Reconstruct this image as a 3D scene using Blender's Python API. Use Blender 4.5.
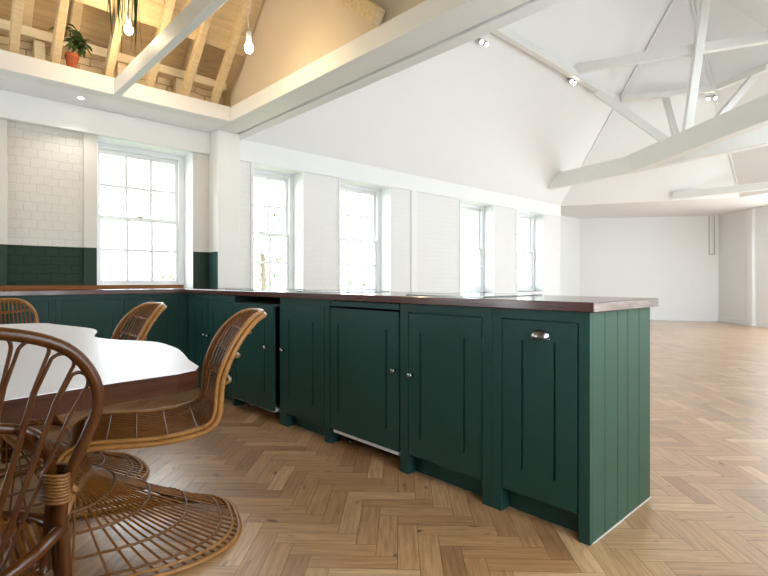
import bpy, bmesh, math, random
from mathutils import Vector, Matrix

for o in list(bpy.data.objects):
    bpy.data.objects.remove(o, do_unlink=True)
SC = bpy.context.scene
COL = SC.collection
R = random.Random(7)

# ------------------------------------------------------------------ camera, world, light, exposure
TH = math.radians(43.1)
CAMH = 1.047
cam_d = bpy.data.cameras.new('camera')
cam_d.sensor_width = 36.0
cam_d.lens = 36.0 * 501 / 768
cam_d.shift_y = -8 / 768
cam_d.clip_start = 0.02
cam_d.clip_end = 200
cam = bpy.data.objects.new('camera', cam_d)
cam.location = (0, 0, CAMH)
cam.rotation_euler = (math.pi / 2, 0, -TH)
COL.objects.link(cam)
SC.camera = cam

w = bpy.data.worlds.new('overcast_sky')
SC.world = w
w.use_nodes = True
bg = w.node_tree.nodes['Background']
bg.inputs[0].default_value = (0.88, 0.95, 1.02, 1)
bg.inputs[1].default_value = 3.0

SC.view_settings.view_transform = 'Standard'
SC.view_settings.look = 'None'
SC.view_settings.gamma = 1.0
SC.view_settings.use_curve_mapping = False
SC.view_settings.exposure = 1.78


def portal(center, normal, up, sx, sy):
    """Cycles portal in an opening: only guides the sampling of the sky, gives no light of its own."""
    l = bpy.data.lights.new('sky_portal', 'AREA')
    l.shape = 'RECTANGLE'
    l.size = sx
    l.size_y = sy
    l.cycles.is_portal = True
    o = bpy.data.objects.new('sky_portal', l)
    z = -Vector(normal).normalized()
    y = Vector(up).normalized()
    x = y.cross(z).normalized()
    y = z.cross(x)
    m = Matrix((x, y, z)).transposed().to_4x4()
    m.translation = Vector(center)
    o.matrix_world = m
    COL.objects.link(o)


# ------------------------------------------------------------------ materials
def new_mat(name):
    m = bpy.data.materials.new(name)
    m.use_nodes = True
    nt = m.node_tree
    b = nt.nodes['Principled BSDF']
    return m, nt, b


def N(nt, t, **kw):
    n = nt.nodes.new(t)
    for k, v in kw.items():
        setattr(n, k, v)
    return n


def mixrgb(nt, fac, a, b, blend='MIX'):
    n = nt.nodes.new('ShaderNodeMix')
    n.data_type = 'RGBA'
    n.blend_type = blend
    for i, v in ((0, fac), (6, a), (7, b)):
        if hasattr(v, 'links'):
            nt.links.new(v, n.inputs[i])
        elif i == 0:
            n.inputs[0].default_value = v
        else:
            n.inputs[i].default_value = (*v, 1)
    return n.outputs[2]


def add_bump(nt, b, height, dist=0.003, strength=0.6):
    bp = nt.nodes.new('ShaderNodeBump')
    bp.inputs['Strength'].default_value = strength
    bp.inputs['Distance'].default_value = dist
    nt.links.new(height, bp.inputs['Height'])
    nt.links.new(bp.outputs[0], b.inputs['Normal'])


def noise(nt, scale, detail=3, vec=None, rough=0.5):
    n = nt.nodes.new('ShaderNodeTexNoise')
    n.inputs['Scale'].default_value = scale
    n.inputs['Detail'].default_value = detail
    n.inputs['Roughness'].default_value = rough
    if vec is not None:
        nt.links.new(vec, n.inputs['Vector'])
    return n.outputs[0]


def pos(nt):
    return nt.nodes.new('ShaderNodeNewGeometry').outputs['Position']


def paint(name, col, rough=0.6, bump=0.0008, scale=60, vary=0.06, metal=0.0, spec=0.5):
    m, nt, b = new_mat(name)
    b.inputs['Specular IOR Level'].default_value = spec
    p = nt.nodes.new('ShaderNodeTexCoord').outputs['Object']
    nz = noise(nt, scale, 4, p)
    n2 = noise(nt, 2.3, 4, p)
    dark = tuple(c * (1 - vary) for c in col)
    lite = tuple(min(1, c * (1 + vary)) for c in col)
    c = mixrgb(nt, n2, dark, lite)
    nt.links.new(c, b.inputs['Base Color'])
    b.inputs['Roughness'].default_value = rough
    b.inputs['Metallic'].default_value = metal
    if bump:
        add_bump(nt, b, nz, bump, 0.5)
    return m


def brick_mat(name, col, mortar, two_tone=None, zcut=1.357, dist=0.012, bw=0.15, bh=0.075, strength=0.8):
    m, nt, b = new_mat(name)
    p = pos(nt)
    sep = nt.nodes.new('ShaderNodeSeparateXYZ')
    nt.links.new(p, sep.inputs[0])
    sub = nt.nodes.new('ShaderNodeMath')
    sub.operation = 'SUBTRACT'
    nt.links.new(sep.outputs[0], sub.inputs[0])
    nt.links.new(sep.outputs[1], sub.inputs[1])
    cb = nt.nodes.new('ShaderNodeCombineXYZ')
    nt.links.new(sub.outputs[0], cb.inputs[0])
    nt.links.new(sep.outputs[2], cb.inputs[1])
    # wobble
    nz = nt.nodes.new('ShaderNodeTexNoise')
    nz.inputs['Scale'].default_value = 8
    nt.links.new(p, nz.inputs['Vector'])
    vm = nt.nodes.new('ShaderNodeVectorMath')
    vm.operation = 'MULTIPLY_ADD'
    vm.inputs[1].default_value = (0.05, 0.035, 0)
    nt.links.new(nz.outputs['Color'], vm.inputs[0])
    nt.links.new(cb.outputs[0], vm.inputs[2])
    br = nt.nodes.new('ShaderNodeTexBrick')
    nt.links.new(vm.outputs[0], br.inputs['Vector'])
    br.inputs['Scale'].default_value = 1.0
    br.inputs['Brick Width'].default_value = bw
    br.inputs['Row Height'].default_value = bh
    br.inputs['Mortar Size'].default_value = 0.006
    br.inputs['Mortar Smooth'].default_value = 0.6
    br.inputs['Color1'].default_value = (1, 1, 1, 1)
    br.inputs['Color2'].default_value = (0.8, 0.8, 0.8, 1)
    br.inputs['Mortar'].default_value = (0, 0, 0, 1)
    fine = noise(nt, 45, 4, p)
    ma = nt.nodes.new('ShaderNodeMath')
    ma.operation = 'MULTIPLY_ADD'
    ma.inputs[1].default_value = 0.35
    nt.links.new(fine, ma.inputs[0])
    nt.links.new(br.outputs[0], ma.inputs[2])
    add_bump(nt, b, ma.outputs[0], dist, strength)
    c = mixrgb(nt, br.outputs['Fac'], col, mortar)
    if two_tone:
        lt = nt.nodes.new('ShaderNodeMath')
        lt.operation = 'LESS_THAN'
        lt.inputs[1].default_value = zcut
        nt.links.new(sep.outputs[2], lt.inputs[0])
        c2 = mixrgb(nt, br.outputs['Fac'], two_tone, tuple(x * 0.7 for x in two_tone))
        c = mixrgb(nt, lt.outputs[0], c, c2)
    nt.links.new(c, b.inputs['Base Color'])
    b.inputs['Roughness'].default_value = 0.5
    b.inputs['Specular IOR Level'].default_value = 0.2
    return m


def two_tone_mat(name, top, low, zcut=1.357):
    m, nt, b = new_mat(name)
    p = pos(nt)
    sep = nt.nodes.new('ShaderNodeSeparateXYZ')
    nt.links.new(p, sep.inputs[0])
    lt = nt.nodes.new('ShaderNodeMath')
    lt.operation = 'LESS_THAN'
    lt.inputs[1].default_value = zcut
    nt.links.new(sep.outputs[2], lt.inputs[0])
    c = mixrgb(nt, lt.outputs[0], top, low)
    nt.links.new(c, b.inputs['Base Color'])
    b.inputs['Roughness'].default_value = 0.45
    b.inputs['Specular IOR Level'].default_value = 0.25
    add_bump(nt, b, noise(nt, 50, 4, p), 0.001, 0.5)
    return m


def wood(name, c1, c2, rough=0.35, scale=(3, 40, 40), coat=0.0, bump=0.0006, spec=0.5):
    m, nt, b = new_mat(name)
    b.inputs['Specular IOR Level'].default_value = spec
    tc = nt.nodes.new('ShaderNodeTexCoord')
    mp = nt.nodes.new('ShaderNodeMapping')
    mp.inputs['Scale'].default_value = scale
    nt.links.new(tc.outputs['Object'], mp.inputs[0])
    n1 = noise(nt, 1.0, 6, mp.outputs[0], 0.6)
    rp = nt.nodes.new('ShaderNodeValToRGB')
    rp.color_ramp.elements[0].position = 0.3
    rp.color_ramp.elements[0].color = (*c1, 1)
    rp.color_ramp.elements[1].position = 0.72
    rp.color_ramp.elements[1].color = (*c2, 1)
    nt.links.new(n1, rp.inputs[0])
    nt.links.new(rp.outputs[0], b.inputs['Base Color'])
    b.inputs['Roughness'].default_value = rough
    b.inputs['Coat Weight'].default_value = coat
    b.inputs['Coat Roughness'].default_value = 0.12
    if bump:
        add_bump(nt, b, n1, bump, 0.5)
    return m


def floor_mat():
    m, nt, b = new_mat('oak_parquet')
    at = nt.nodes.new('ShaderNodeAttribute')
    at.attribute_name = 'rnd'
    uv = nt.nodes.new('ShaderNodeUVMap')
    mp = nt.nodes.new('ShaderNodeMapping')
    mp.inputs['Scale'].default_value = (5, 60, 1)
    nt.links.new(uv.outputs[0], mp.inputs[0])
    g = noise(nt, 1.0, 6, mp.outputs[0], 0.65)
    sp = nt.nodes.new('ShaderNodeSeparateColor')
    nt.links.new(at.outputs['Color'], sp.inputs[0])
    rp = nt.nodes.new('ShaderNodeValToRGB')
    e = rp.color_ramp.elements
    e[0].position, e[0].color = 0.0, (0.33, 0.172, 0.082, 1)
    e[1].position, e[1].color = 1.0, (0.66, 0.435, 0.25, 1)
    for ps, cc in ((0.2, (0.45, 0.245, 0.115)), (0.85, (0.55, 0.33, 0.165))):
        q = e.new(ps)
        q.color = (*cc, 1)
    nt.links.new(sp.outputs[0], rp.inputs[0])
    gr = nt.nodes.new('ShaderNodeValToRGB')
    gr.color_ramp.elements[0].position = 0.28
    gr.color_ramp.elements[0].color = (0.40, 0.32, 0.25, 1)
    gr.color_ramp.elements[1].position = 0.62
    gr.color_ramp.elements[1].color = (1.05, 1.03, 1.0, 1)
    nt.links.new(g, gr.inputs[0])
    c = mixrgb(nt, 0.75, rp.outputs[0], gr.outputs[0], 'MULTIPLY')
    # knots
    mp2 = nt.nodes.new('ShaderNodeMapping')
    mp2.inputs['Scale'].default_value = (7, 17, 1)
    nt.links.new(uv.outputs[0], mp2.inputs[0])
    k = noise(nt, 1.0, 1, mp2.outputs[0])
    kr = nt.nodes.new('ShaderNodeValToRGB')
    kr.color_ramp.elements[0].position = 0.69
    kr.color_ramp.elements[0].color = (0, 0, 0, 1)
    kr.color_ramp.elements[1].position = 0.77
    kr.color_ramp.elements[1].color = (1, 1, 1, 1)
    nt.links.new(k, kr.inputs[0])
    c = mixrgb(nt, kr.outputs[0], c, (0.09, 0.045, 0.02))
    nt.links.new(c, b.inputs['Base Color'])
    rr = nt.nodes.new('ShaderNodeMapRange')
    rr.inputs['To Min'].default_value = 0.30
    rr.inputs['To Max'].default_value = 0.45
    nt.links.new(g, rr.inputs['Value'])
    nt.links.new(rr.outputs[0], b.inputs['Roughness'])
    b.inputs['Coat Weight'].default_value = 1.0
    b.inputs['Coat Roughness'].default_value = 0.28
    add_bump(nt, b, g, 0.0006, 0.4)
    return m


def rattan_mat(name, c1, c2, rough=0.35):
    m, nt, b = new_mat(name)
    tc = nt.nodes.new('ShaderNodeTexCoord')
    n1 = noise(nt, 25, 4, tc.outputs['Object'])
    n2 = noise(nt, 160, 2, tc.outputs['Object'])
    c = mixrgb(nt, n1, c1, c2)
    c = mixrgb(nt, 0.35, c, n2, 'OVERLAY')
    nt.links.new(c, b.inputs['Base Color'])
    b.inputs['Roughness'].default_value = rough
    b.inputs['Coat Weight'].default_value = 0.12
    b.inputs['Coat Roughness'].default_value = 0.15
    b.inputs['Specular IOR Level'].default_value = 0.3
    return m


def glass_mat():
    m, nt, b = new_mat('window_glass')
    nt.nodes.remove(b)
    out = nt.nodes['Material Output']
    tr = nt.nodes.new('ShaderNodeBsdfTransparent')
    tr.inputs[0].default_value = (0.96, 0.98, 0.97, 1)
    gl = nt.nodes.new('ShaderNodeBsdfGlossy')
    gl.inputs['Roughness'].default_value = 0.02
    fr = nt.nodes.new('ShaderNodeLayerWeight')
    fr.inputs['Blend'].default_value = 0.5
    pw = nt.nodes.new('ShaderNodeMath')
    pw.operation = 'POWER'
    pw.inputs[1].default_value = 5.0
    nt.links.new(fr.outputs['Facing'], pw.inputs[0])
    ma = nt.nodes.new('ShaderNodeMath')
    ma.operation = 'MULTIPLY_ADD'
    ma.inputs[1].default_value = 0.9
    ma.inputs[2].default_value = 0.03
    nt.links.new(pw.outputs[0], ma.inputs[0])
    mx = nt.nodes.new('ShaderNodeMixShader')
    nt.links.new(ma.outputs[0], mx.inputs[0])
    nt.links.new(tr.outputs[0], mx.inputs[1])
    nt.links.new(gl.outputs[0], mx.inputs[2])
    nt.links.new(mx.outputs[0], out.inputs[0])
    return m


def emit_mat(name, col, s):
    m, nt, b = new_mat(name)
    b.inputs['Base Color'].default_value = (*col, 1)
    b.inputs['Emission Color'].default_value = (*col, 1)
    b.inputs['Emission Strength'].default_value = s
    return m


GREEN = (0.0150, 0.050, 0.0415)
WALLGREEN = (0.011, 0.032, 0.014)
WHITE = (0.80, 0.79, 0.77)
M = dict(
    plaster=paint('white_plaster', (0.84, 0.835, 0.83), 0.7, 0.001, 30, 0.015),
    timber_white=paint('white_painted_timber', (0.79, 0.775, 0.75), 0.5, 0.0015, 40, 0.05),
    sash=paint('white_gloss_paint', (0.82, 0.83, 0.84), 0.3, 0.0004, 60, 0.02),
    brick=brick_mat('painted_white_brick', WHITE, (0.785, 0.77, 0.75), dist=0.004, strength=0.45, bw=0.11, bh=0.072),
    brick_far=brick_mat('painted_white_brick_smooth', (0.83, 0.825, 0.81), (0.815, 0.805, 0.79), dist=0.003, bw=0.22, strength=0.35),
    brick2=brick_mat('two_tone_painted_brick', (0.63, 0.605, 0.56), (0.605, 0.575, 0.53), WALLGREEN, bw=0.11, bh=0.08, dist=0.004, strength=0.6),
    tone2=two_tone_mat('two_tone_plaster', (0.64, 0.61, 0.565), WALLGREEN),
    tone2b=two_tone_mat('two_tone_plaster_column', (0.78, 0.76, 0.73), (0.03, 0.075, 0.07)),
    floor=floor_mat(),
    sub=paint('dark_subfloor', (0.05, 0.03, 0.018), 0.9, 0),
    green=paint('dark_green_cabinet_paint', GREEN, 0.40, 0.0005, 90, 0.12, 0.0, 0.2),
    green_lit=paint('dark_green_paint_lit', (0.036, 0.086, 0.055), 0.5, 0.0006, 70, 0.15, 0.0, 0.3),  # cabinet green made lighter, daylight on the boards put into the colour
    groove=paint('dark_shadow_gap', (0.006, 0.014, 0.011), 0.7, 0),
    mahogany=wood('dark_red_wood', (0.040, 0.008, 0.005), (0.100, 0.024, 0.014), 0.26, (20, 2.5, 30), 0.5),
    mahogany_end=wood('worn_end_grain', (0.13, 0.08, 0.065), (0.42, 0.33, 0.285), 0.4, (6, 30, 40), 0.1),
    mahogany2=wood('dark_red_wood_back', (0.040, 0.008, 0.005), (0.100, 0.024, 0.014), 0.26, (2.5, 20, 30), 0.5),
    upstand=wood('orange_brown_wood', (0.17, 0.058, 0.014), (0.30, 0.115, 0.032), 0.55, (2, 30, 40), 0.0, 0.0006, 0.2),
    table_wood=wood('dark_brown_slab', (0.028, 0.007, 0.002), (0.075, 0.022, 0.007), 0.5, (3, 3, 40), 0.0, 0.0006, 0.12),
    table_top=paint('white_table_surface', (0.66, 0.655, 0.72), 0.4, 0.0015, 7, 0.05),
    rattan=rattan_mat('honey_rattan', (0.105, 0.030, 0.003), (0.27, 0.095, 0.014)),
    rattan_light=rattan_mat('pale_rattan', (0.22, 0.085, 0.018), (0.46, 0.22, 0.065)),
    rattan_dark=rattan_mat('dark_rattan', (0.032, 0.008, 0.001), (0.100, 0.029, 0.004), 0.3),
    binding=rattan_mat('cane_binding', (0.10, 0.035, 0.007), (0.22, 0.095, 0.026)),
    loft_wood=wood('cream_painted_boards', (0.56, 0.42, 0.23), (0.72, 0.56, 0.33), 0.6, (3, 30, 30), 0, 0.001),
    loft_dark=wood('bare_dark_boards', (0.42, 0.29, 0.15), (0.58, 0.43, 0.24), 0.7, (3, 30, 30), 0, 0.001),
    loft_brick=brick_mat('cream_loft_brick', (0.66, 0.52, 0.33), (0.40, 0.28, 0.16), dist=0.01, bw=0.2, bh=0.07, strength=0.8),
    partition=paint('beige_partition', (0.62, 0.52, 0.39), 0.6, 0.0008, 30, 0.04),
    glass=glass_mat(),
    brass=paint('aged_brass', (0.42, 0.30, 0.15), 0.28, 0, 30, 0.1, 1.0),
    steel=paint('grey_steel', (0.45, 0.45, 0.45), 0.3, 0, 30, 0.1, 1.0),
    pewter=paint('dark_pewter', (0.26, 0.27, 0.26), 0.25, 0, 30, 0.1, 1.0),
    white_plastic=paint('white_plastic', (0.78, 0.78, 0.80), 0.4, 0),
    black_glass=paint('black_gloss', (0.012, 0.012, 0.014), 0.06, 0),
    terracotta=paint('terracotta', (0.42, 0.10, 0.035), 0.8, 0.001, 60, 0.12),
    soil=paint('soil', (0.03, 0.02, 0.012), 0.9, 0.004, 60, 0.2),
    leaf=paint('leaf_green', (0.055, 0.10, 0.025), 0.45, 0.0005, 40, 0.35),
    strand=paint('trailing_leaf', (0.05, 0.085, 0.02), 0.45, 0.0005, 20, 0.4),
    stem=paint('plant_stem', (0.30, 0.22, 0.12), 0.7, 0.001, 60, 0.15),
    bulb=emit_mat('warm_bulb', (1.0, 0.80, 0.52), 40),
    spot_glow=emit_mat('spot_lens', (1.0, 0.93, 0.82), 9),
    tree_leaf=paint('garden_leaf', (0.11, 0.19, 0.06), 0.7, 0, 40, 0.4),
    bark=paint('bark', (0.20, 0.16, 0.12), 0.9, 0.004, 20, 0.2),
    lawn=paint('lawn', (0.16, 0.22, 0.08), 0.9, 0, 10, 0.3),
    cable=paint('grey_conduit', (0.5, 0.49, 0.47), 0.5, 0),
)

# ------------------------------------------------------------------ mesh helpers
class B:
    def __init__(self):
        self.v = []
        self.f = []
        self.mi = []
        self.sm = []

    def face(self, idx, mi=0, sm=False):
        self.f.append(tuple(idx)); self.mi.append(mi); self.sm.append(sm)

    def poly(self, pts, mi=0):
        n = len(self.v)
        self.v += [Vector(p) for p in pts]
        self.face(range(n, n + len(pts)), mi)

    def add_bm(self, bm, mi=0, sm=False):
        n = len(self.v)
        bm.verts.index_update()
        self.v += [v.co.copy() for v in bm.verts]
        for f in bm.faces:
            self.face([n + v.index for v in f.verts], mi, sm)
        bm.free()

    def box(self, lo, hi, bev=0.0, mi=0, mat=None):
        bm = bmesh.new()
        bmesh.ops.create_cube(bm, size=1)
        lo = Vector(lo); hi = Vector(hi)
        for v in bm.verts:
            v.co = Vector([(lo[i] + hi[i]) / 2 + v.co[i] * (hi[i] - lo[i]) for i in range(3)])
        if bev:
            bmesh.ops.bevel(bm, geom=bm.edges[:], offset=bev, segments=1, affect='EDGES')
        if mat is not None:
            bm.transform(mat)
        self.add_bm(bm, mi)
        return self

    def prism(self, pts, d, mi=0, bev=0.0):
        """polygon pts (3d, planar) extruded by vector d"""
        bm = bmesh.new()
        d = Vector(d)
        a = [bm.verts.new(Vector(p)) for p in pts]
        b = [bm.verts.new(Vector(p) + d) for p in pts]
        bm.faces.new(a[::-1])
        bm.faces.new(b)
        k = len(pts)
        for i in range(k):
            bm.faces.new((a[i], a[(i + 1) % k], b[(i + 1) % k], b[i]))
        bmesh.ops.recalc_face_normals(bm, faces=bm.faces[:])
        if bev:
            bmesh.ops.bevel(bm, geom=bm.edges[:], offset=bev, segments=1, affect='EDGES')
        self.add_bm(bm, mi)
        return self

    def tube(self, pts, r, n=6, closed=False, mi=0):
        pts = [Vector(p) for p in pts]
        k = len(pts)
        rr = r if isinstance(r, (list, tuple)) else [r] * k
        tang = []
        for i in range(k):
            if closed:
                t = pts[(i + 1) % k] - pts[i - 1]
            else:
                t = pts[min(i + 1, k - 1)] - pts[max(i - 1, 0)]
            tang.append(t.normalized() if t.length > 1e-9 else Vector((0, 0, 1)))
        t0 = tang[0]
        ref = Vector((0, 0, 1)) if abs(t0.z) < 0.9 else Vector((1, 0, 0))
        nrm = (ref - t0 * ref.dot(t0)).normalized()
        base = len(self.v)
        for i in range(k):
            t = tang[i]
            nrm = (nrm - t * nrm.dot(t))
            if nrm.length < 1e-6:
                nrm = t.orthogonal()
            nrm.normalize()
            bi = t.cross(nrm)
            for j in range(n):
                a = 2 * math.pi * j / n
                self.v.append(pts[i] + (nrm * math.cos(a) + bi * math.sin(a)) * rr[i])
        for i in range(k if closed else k - 1):
            i2 = (i + 1) % k
            for j in range(n):
                j2 = (j + 1) % n
                self.face((base + i * n + j, base + i2 * n + j, base + i2 * n + j2, base + i * n + j2)[::-1], mi, True)
        if not closed:
            self.face([base + j for j in range(n)], mi)
            self.face([base + (k - 1) * n + j for j in range(n)][::-1], mi)
        return self

    def lathe(self, prof, c=(0, 0, 0), n=16, axis='Z', mi=0, sm=True):
        """prof list of (r, h)"""
        base = len(self.v)
        c = Vector(c)
        for r, h in prof:
            for j in range(n):
                a = 2 * math.pi * j / n
                x, y = r * math.cos(a), r * math.sin(a)
                if axis == 'Z':
                    p = Vector((x, y, h))
                elif axis == 'X':
                    p = Vector((h, x, y))
                else:
                    p = Vector((y, h, x))
                self.v.append(c + p)
        for i in range(len(prof) - 1):
            for j in range(n):
                j2 = (j + 1) % n
                self.face((base + i * n + j, base + i * n + j2, base + (i + 1) * n + j2, base + (i + 1) * n + j), mi, sm)
        self.face([base + j for j in range(n)][::-1], mi)
        self.face([base + (len(prof) - 1) * n + j for j in range(n)], mi)
        return self

    def beam(self, a, b, wdt, hgt, bev=0.006, up=(0, 0, 1), mi=0):
        """box section from a to b (a,b = centre of the section)"""
        a = Vector(a); b = Vector(b)
        L = (b - a).length
        x = (b - a).normalized()
        u = Vector(up)
        y = u.cross(x)
        if y.length < 1e-5:
            y = Vector((0, 1, 0))
        y.normalize()
        z = x.cross(y)
        m = Matrix((x, y, z)).transposed().to_4x4()
        m.translation = a
        self.box((0, -wdt / 2, -hgt / 2), (L, wdt / 2, hgt / 2), bev, mi, m)
        return self

    def xform(self, m):
        self.v = [m @ v for v in self.v]
        return self

    def build(self, name, mats, parent=None, local=False):
        if not isinstance(mats, (list, tuple)):
            mats = [mats]
        me = bpy.data.meshes.new(name)
        vs = self.v
        org = Vector((0, 0, 0))
        if parent is None and not local:
            lo = [min(v[i] for v in vs) for i in range(3)]
            hi = [max(v[i] for v in vs) for i in range(3)]
            org = Vector(((lo[0] + hi[0]) / 2, (lo[1] + hi[1]) / 2, lo[2]))
        elif parent is not None and not local:
            org = world_loc(parent)
        me.from_pydata([v - org for v in vs], [], self.f)
        for m in mats:
            me.materials.append(M[m] if isinstance(m, str) else m)
        me.polygons.foreach_set('material_index', self.mi)
        me.polygons.foreach_set('use_smooth', self.sm)
        me.update()
        o = bpy.data.objects.new(name, me)
        COL.objects.link(o)
        if parent is not None:
            o.parent = parent
        else:
            o.location = org
        return o


def world_loc(o):
    p = Vector((0, 0, 0))
    while o is not None:
        p += o.location
        o = o.parent
    return p


def tag(o, label, cat, group=None):
    o['label'] = label
    o['category'] = cat
    if group:
        o['group'] = group
    return o


def thing(name, label, cat, loc, group=None):
    o = bpy.data.objects.new(name, None)
    COL.objects.link(o)
    o.location = loc
    o.empty_display_size = 0.1
    return tag(o, label, cat, group)


def struct(name, b, mat):
    o = b.build(name, mat)
    o['kind'] = 'structure'
    return o


def copy_tree(o, parent=None):
    c = o.copy()
    COL.objects.link(c)
    if parent is not None:
        c.parent = parent
    for ch in list(o.children):
        copy_tree(ch, c)
    return c


# ------------------------------------------------------------------ key planes
YW = 5.42          # inner face of the window wall
YF = 5.645         # plane of the window frames
EAVE = 2.68
K = 1.075          # roof pitch (tan)
YR = 2.5           # ridge
YS = -0.42         # opposite wall
E1 = Vector((10.4, YW, EAVE))
E2 = Vector((11.9, 2.42, EAVE))
E3 = Vector((10.38, YS, EAVE))
APEX = Vector((8.82, YR, EAVE + (YW - YR) * K))
XK0 = -2.2         # kitchen west wall
FAR = [(10.4, 6.2), (12.96, 6.2), (14.8, 3.46), (14.0, 2.66), (11.57, YS)]

# ------------------------------------------------------------------ floor (herringbone oak blocks)
def build_floor():
    Lp, Wp = 0.34, 0.0825
    lo = Vector((XK0 - 0.05, YS - 0.05)); hi = Vector((15.0, 6.3))
    verts, faces, uvs, cols = [], [], [], []
    c45 = math.sqrt(0.5)
    rr = random.Random(3)
    ratio = round(Lp / Wp)
    Lp = ratio * Wp
    g = 0.0006
    # classic herringbone in the lattice frame (a, b), then rotated 45 degrees
    def emit(a0, b0, horiz):
        la, lb = (Lp, Wp) if horiz else (Wp, Lp)
        cx, cy = a0 + la / 2, b0 + lb / 2
        X, Y = (cx - cy) * c45, (cx + cy) * c45
        X += 6.0; Y += 1.0
        if not (lo.x - .3 < X < hi.x + .3 and lo.y - .3 < Y < hi.y + .3):
            return
        n = len(verts)
        t = rr.random()
        ox, oy = rr.random() * 50, rr.random() * 50
        for (a, b) in ((a0 + g, b0 + g), (a0 + la - g, b0 + g), (a0 + la - g, b0 + lb - g), (a0 + g, b0 + lb - g)):
            x, y = (a - b) * c45 + 6.0, (a + b) * c45 + 1.0
            verts.append((x, y, 0.0))
            if horiz:
                uvs.append((ox + a - a0, oy + b - b0))
            else:
                uvs.append((ox + b - b0, oy + a - a0))
            cols.append((t, t, t, 1))
        faces.append((n, n + 1, n + 2, n + 3))
    m = 200
    # columns of alternating pieces: horizontal at (i*W + j*?)
    for i in range(-m, m):
        for j in range(-40, 40):
            # step lattice: vectors (W, W) and (L, -L)
            a = i * Wp + j * Lp
            b = i * Wp - j * Lp
            emit(a, b, True)
            emit(a - Wp, b, False)
    me = bpy.data.meshes.new('floor')
    me.from_pydata(verts, [], faces)
    me.materials.append(M['floor'])
    me.uv_layers.new(name='UVMap')
    me.color_attributes.new('rnd', 'FLOAT_COLOR', 'CORNER')
    vi = [l.vertex_index for l in me.loops]
    me.uv_layers['UVMap'].data.foreach_set('uv', [c for q in vi for c in uvs[q]])
    me.color_attributes['rnd'].data.foreach_set('color', [c for q in vi for c in cols[q]])
    me.update()
    o = bpy.data.objects.new('floor', me)
    COL.objects.link(o)
    o['kind'] = 'structure'
    s = B()
    s.box((XK0 - .1, YS - .4, -0.12), (15.2, 6.6, -0.0015))
    b = s.build('floor_base', 'sub')
    b['kind'] = 'structure'


build_floor()

# ------------------------------------------------------------------ walls
def local_frame(p0, p1):
    """matrix: local x along the wall, local y outward (to the left of p0->p1 is inside => outward = right)"""
    x = Vector((p1[0] - p0[0], p1[1] - p0[1], 0)).normalized()
    z = Vector((0, 0, 1))
    y = z.cross(x)
    m = Matrix((x, y, z)).transposed().to_4x4()
    m.translation = Vector((p0[0], p0[1], 0))
    return m


def wall_boxes(b, L, t, z0, z1, ops, m, bx0=0.0):
    """ops: (a0, a1, zs, zh) openings sorted along a"""
    a = bx0
    for (a0, a1, zs, zh) in ops:
        if a0 > a:
            b.box((a, 0, z0), (a0, t, z1), 0, 0, m)
        if zs > z0:
            b.box((a0, 0, z0), (a1, t, zs), 0, 0, m)
        if zh < z1:
            b.box((a0, 0, zh), (a1, t, z1), 0, 0, m)
        a = a1
    if L > a:
        b.box((a, 0, z0), (L, t, z1), 0, 0, m)


WIN_N = [0]


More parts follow.
